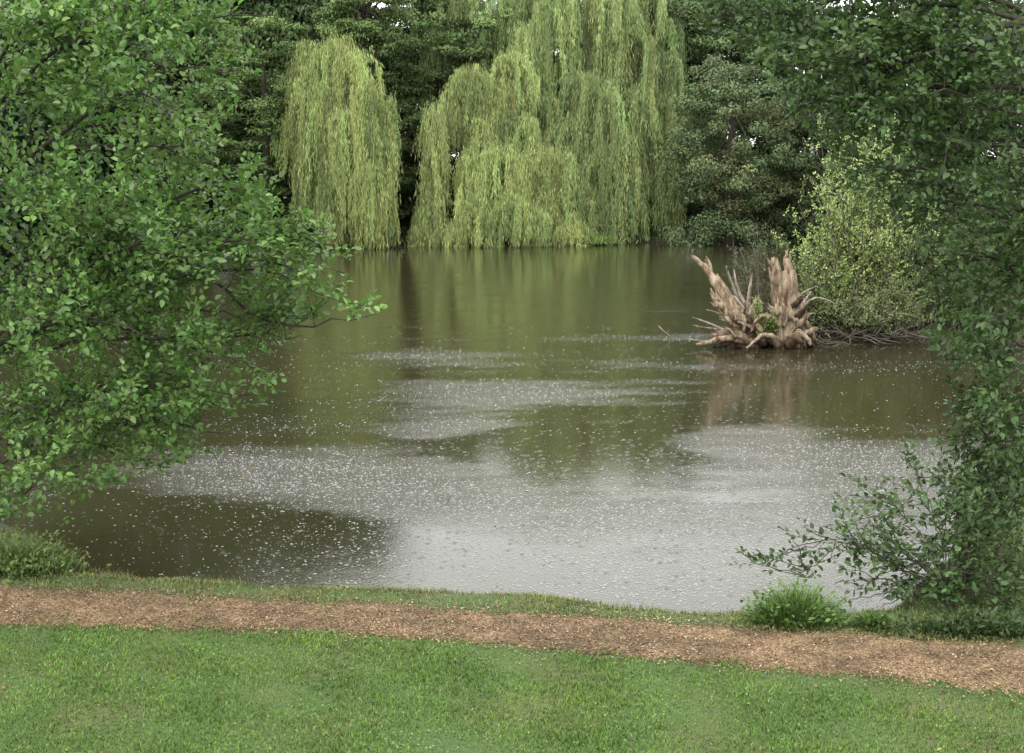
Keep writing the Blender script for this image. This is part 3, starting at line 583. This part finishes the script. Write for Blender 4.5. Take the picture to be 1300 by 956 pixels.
for pp,r0,r1,mm_ in [([(955,432,-.2),(925,430,-.4),(902,433,-.5),(884,437,-.5)],.10,.03,'wood'),([(945,428,-.2),(912,416,-.3),(879,403,-.3)],.06,.012,'woodgrey'),
    ([(935,420,0),(905,418,.1),(880,413,.2)],.045,.01,'wood'),([(990,435,-.3),(970,425,-.5),(948,442,-.7)],.09,.03,'wood'),([(1005,430,-.2),(1018,425,-.4),(1030,438,-.5)],.11,.04,'wood'),
    ([(1000,405,-.2),(1022,408,-.3),(1036,432,-.3)],.08,.025,'wood'),([(985,425,-.2),(968,398,-.4)],.07,.015,'wood'),([(1000,440,-.3),(1012,430,-.5),(1022,441,-.6)],.10,.04,'wooddark'),
    ([(1008,412,0),(1036,395,0)],.055,.012,'wood'),([(960,434,0),(975,430,-.3),(990,440,-.5)],.14,.06,'wooddark'),([(940,430,0),(925,436,-.3),(905,440,-.4)],.12,.04,'wooddark'),
    ([(965,420,0),(966,382,-.1)],.055,.015,'wood'),([(915,425,0),(898,434,.1),(876,430,.1)],.04,.01,'woodgrey'),([(985,405,-.3),(965,402,-.5),(952,422,-.5)],.06,.02,'wood'),
    ([(925,402,0),(897,393,-.1)],.04,.008,'woodgrey'),([(930,410,0),(902,384,.3)],.04,.008,'wood'),([(985,415,-.35),(975,385,-.4)],.05,.012,'wood'),([(1010,400,-.3),(1026,378,-.3)],.05,.012,'wood'),([(945,415,-.3),(958,380,-.3)],.05,.01,'wood'),([(1010,395,-.3),(1030,370,-.2)],.035,.008,'woodgrey')]:
    limb('root',pp,r0,r1,mm_,8)
for i in range(26):
    side=rng.random()<.5; cx,cy=(945,418) if side else (1000,414)
    a=rng.uniform(math.pi*.4,math.pi*1.15) if side else rng.uniform(-.4,2.0); L_=rng.uniform(14,34)
    x0=cx+rng.uniform(-14,14); y0=cy+rng.uniform(-12,16); dY=rng.uniform(-.5,.3)
    ex=x0+math.cos(a)*L_*.8; ey=min(y0-math.sin(a)*L_*.7,440)
    limb('root',[(x0,y0,dY),((x0+ex)/2+rng.normal()*1.5,(y0+ey)/2+rng.normal()*1.5,dY-.1),(ex,ey,dY-.1)],rng.uniform(.025,.06),.008,['wood','wood','woodgrey','wooddark'][i%4],6,.06,0,6)
for i,(x0,y0,ex,ey) in enumerate(((940,415,918,404),(948,420,930,396),(958,425,950,402),(972,432,962,412),(980,428,972,402),(990,420,976,408),(1010,418,1024,400),(1014,428,1034,418),(1008,405,1022,392),(992,400,978,392),(930,425,908,424),(1006,390,1016,380),(922,392,908,386),(950,432,936,424))):
    limb('root',[(x0,y0,-.15),((x0+ex)/2,(y0+ey)/2,-.35),(ex,ey,-.45)],rng.uniform(.07,.11),rng.uniform(.045,.07),['wood','wood','wooddark'][i%3],9,.1,.07,4)
mb=MB()
for i in range(14):
    a=at(rng.uniform(925,1020),rng.uniform(432,440),YS+rng.uniform(-.3,.5)); a[2]=rng.uniform(-.1,.25)
    tube(mb,spline([a-[.3,.0,.05],a+[0,.1,.10],a+[.3,0,-.1]],6),np.array([.03,.09,.12,.15,.12,.08,.03]),9,.2,ridge=.2)
mb.build('root_mass',M['wooddark'],st,False,off=sb)
for (px,py,hh) in ((970,426,.62),(964,424,.4),(976,420,.45),(984,425,.3),(962,400,.35)):
    a=at(px,py,YS-.4); mb=MB(); mbt=MB()
    for q in range(5):
        e=a+np.array((rng.normal()*.10,rng.normal()*.10,hh*rng.uniform(.6,1.2))); tube(mbt,[a,(a+e)/2,e],[.01,.008,.004],3); n=18
        s=rng.random(n)[:,None]; P=a+(e-a)*s+rng.normal(size=(n,3))*.03
        leaves(mb,P,rng.normal(size=(n,3))+[0,0,.3],rng.normal(size=(n,3))*.5+[0,-.4,1],.07,.032,np.array((.17,.26,.06))*rng.uniform(.6,1.4,(n,1)),True)
    o=mb.build('sprout',M['leaf_left'],st,off=sb); o['label']='fresh green leafy shoot growing from the stump'
    mbt.build('sprout_stem',M['bark'],o,off=sb)
def stick(label,pp,r0,r1,m='woodgrey',Yv=32):
    P=[at(*p,Yv) for p in pp]; b0=P[0].copy(); mb=MB(); s_=spline(P,8); tube(mb,s_,np.linspace(r0,r1,len(s_)),6,.08); o=mb.build('fallen_branch',M[m],off=b0); o.location=tuple(b0); tag(o,label,'branch')
stick('short bare stick poking out of the water left of the stump',[(850,427),(842,420),(836,414)],.025,.01,Yv=33)
rb=at(1095,436,32)
r_=empty('brushwood_pile','tangle of fallen grey branches along the water under the pale shrub','brushwood',tuple(rb))
for i in range(85):
    a=at(rng.uniform(1035,1185),rng.uniform(424,438),rng.uniform(31.7,32.6)); a[2]=max(a[2],0)
    d=np.array((rng.normal(),rng.normal()*.4,rng.normal()*.35+.1)); d=d/np.linalg.norm(d)*rng.uniform(.3,.9)
    if a[2]+d[2]<0: d[2]=abs(d[2])
    mb=MB(); s_=spline([a,a+d*.5+rng.normal(size=3)*.05,a+d],8); tube(mb,s_,np.linspace(rng.uniform(.010,.024),.004,len(s_)),5,.08); mb.build('branch',M['twig'],r_,off=rb)

def shrub(label,px,py,Yv,hw,h,n_st,col,lsz,name='willow_shrub',dens=1.0,nb=15,upr=.9):
    b0=at(px,py,Yv); b0[2]=max(gz1(b0[0],Yv),.05); r_=empty(name,label,'shrub',tuple(b0)); mbT=MB(); mb=MB()
    for i in range(n_st):
        th=rng.uniform(0,6.28); q=rng.random()**.6; e=np.array((math.cos(th)*hw*q,math.sin(th)*hw*.7*q,h*(1-.45*q**2)*rng.uniform(.5,1.2)))
        s0=np.array((rng.normal()*.3*hw,rng.normal()*.2,0)); s_=spline([s0,s0+(e-s0)*[.35,.35,.55],e],10); tube(mbT,s_,np.linspace(.022,.005,len(s_)),5)
        for j in range(nb):
            k=rng.integers(1,len(s_)); p=s_[k]; d=nrm(np.array((rng.normal(),rng.normal(),upr+.4*rng.normal()))); l=rng.uniform(.25,.75); e2=p+d*l
            tube(mbT,[p,p+d*l*.5,e2],[.008,.005,.003],3); n=int(30*l/.4*dens)+1; s=rng.random(n)[:,None]
            leaves(mb,p+(e2-p)*s+rng.normal(size=(n,3))*.025,d+rng.normal(size=(n,3))*.6,rng.normal(size=(n,3))*.6+[0,-.3,1],lsz*rng.uniform(.6,1.2,n),lsz*.45,np.array(col)*rng.uniform(.85,1.15)*rng.uniform(.7,1.35,(n,1)))
    mbT.build('stem',M['twig'],r_); mb.build('foliage',M['leaf_far'],r_)
shrub('pale yellow green upright shrub on the spit right of the stump',1090,430,33,1.85,4.3,95,(.33,.43,.15),.08,dens=.62,upr=1.5)
shrub('darker green shrub on the spit behind the right tree foliage',1195,436,33.2,1.7,3.4,50,(.14,.19,.075),.085)
shrub('low dense shrub behind the base of the stump',1035,431,32.9,.7,1.5,24,(.19,.25,.095),.07,dens=.6)
shrub('low straggly shrub at the water edge under the pale shrub',1110,436,32.4,1.3,1.1,34,(.19,.24,.095),.07,dens=.5)
shrub('bare twiggy bush with few leaves behind the stump stems',958,432,33.0,.75,2.3,16,(.12,.15,.06),.06,dens=.12)

# ---------------- light, camera
w=bpy.data.worlds.new('World'); sc.world=w; w.use_nodes=True; N=w.node_tree.nodes; L=w.node_tree.links; bg=N['Background']
sk=N.new('ShaderNodeTexSky'); sk.sky_type='NISHITA'; sk.sun_disc=False; sk.sun_elevation=math.radians(55); sk.sun_rotation=math.radians(215)
hs=N.new('ShaderNodeHueSaturation'); hs.inputs['Saturation'].default_value=.2; L.new(sk.outputs[0],hs.inputs['Color'])
mx=N.new('ShaderNodeMixRGB'); mx.inputs[0].default_value=.8; mx.inputs[2].default_value=(29,29.2,28.8,1); L.new(hs.outputs[0],mx.inputs[1]); L.new(mx.outputs[0],bg.inputs['Color']); bg.inputs['Strength'].default_value=.1
sl=bpy.data.lights.new('sun','SUN'); sl.energy=1.4; sl.angle=math.radians(18); sl.color=(1,.96,.90); so=bpy.data.objects.new('sun',sl); COL.objects.link(so)
az=math.radians(215); el=math.radians(55); dv=Vector((math.sin(az)*math.cos(el),math.cos(az)*math.cos(el),math.sin(el)))
so.rotation_euler=dv.to_track_quat('Z','Y').to_euler()
cam=bpy.data.cameras.new('camera'); cam.lens=50; cam.sensor_width=36; cam.clip_end=2000; co=bpy.data.objects.new('camera',cam); COL.objects.link(co)
co.location=(0,0,H); co.rotation_euler=(math.radians(90)-PT,0,0); sc.camera=co
sc.view_settings.view_transform='Standard'; sc.view_settings.look='None'; sc.view_settings.exposure=0
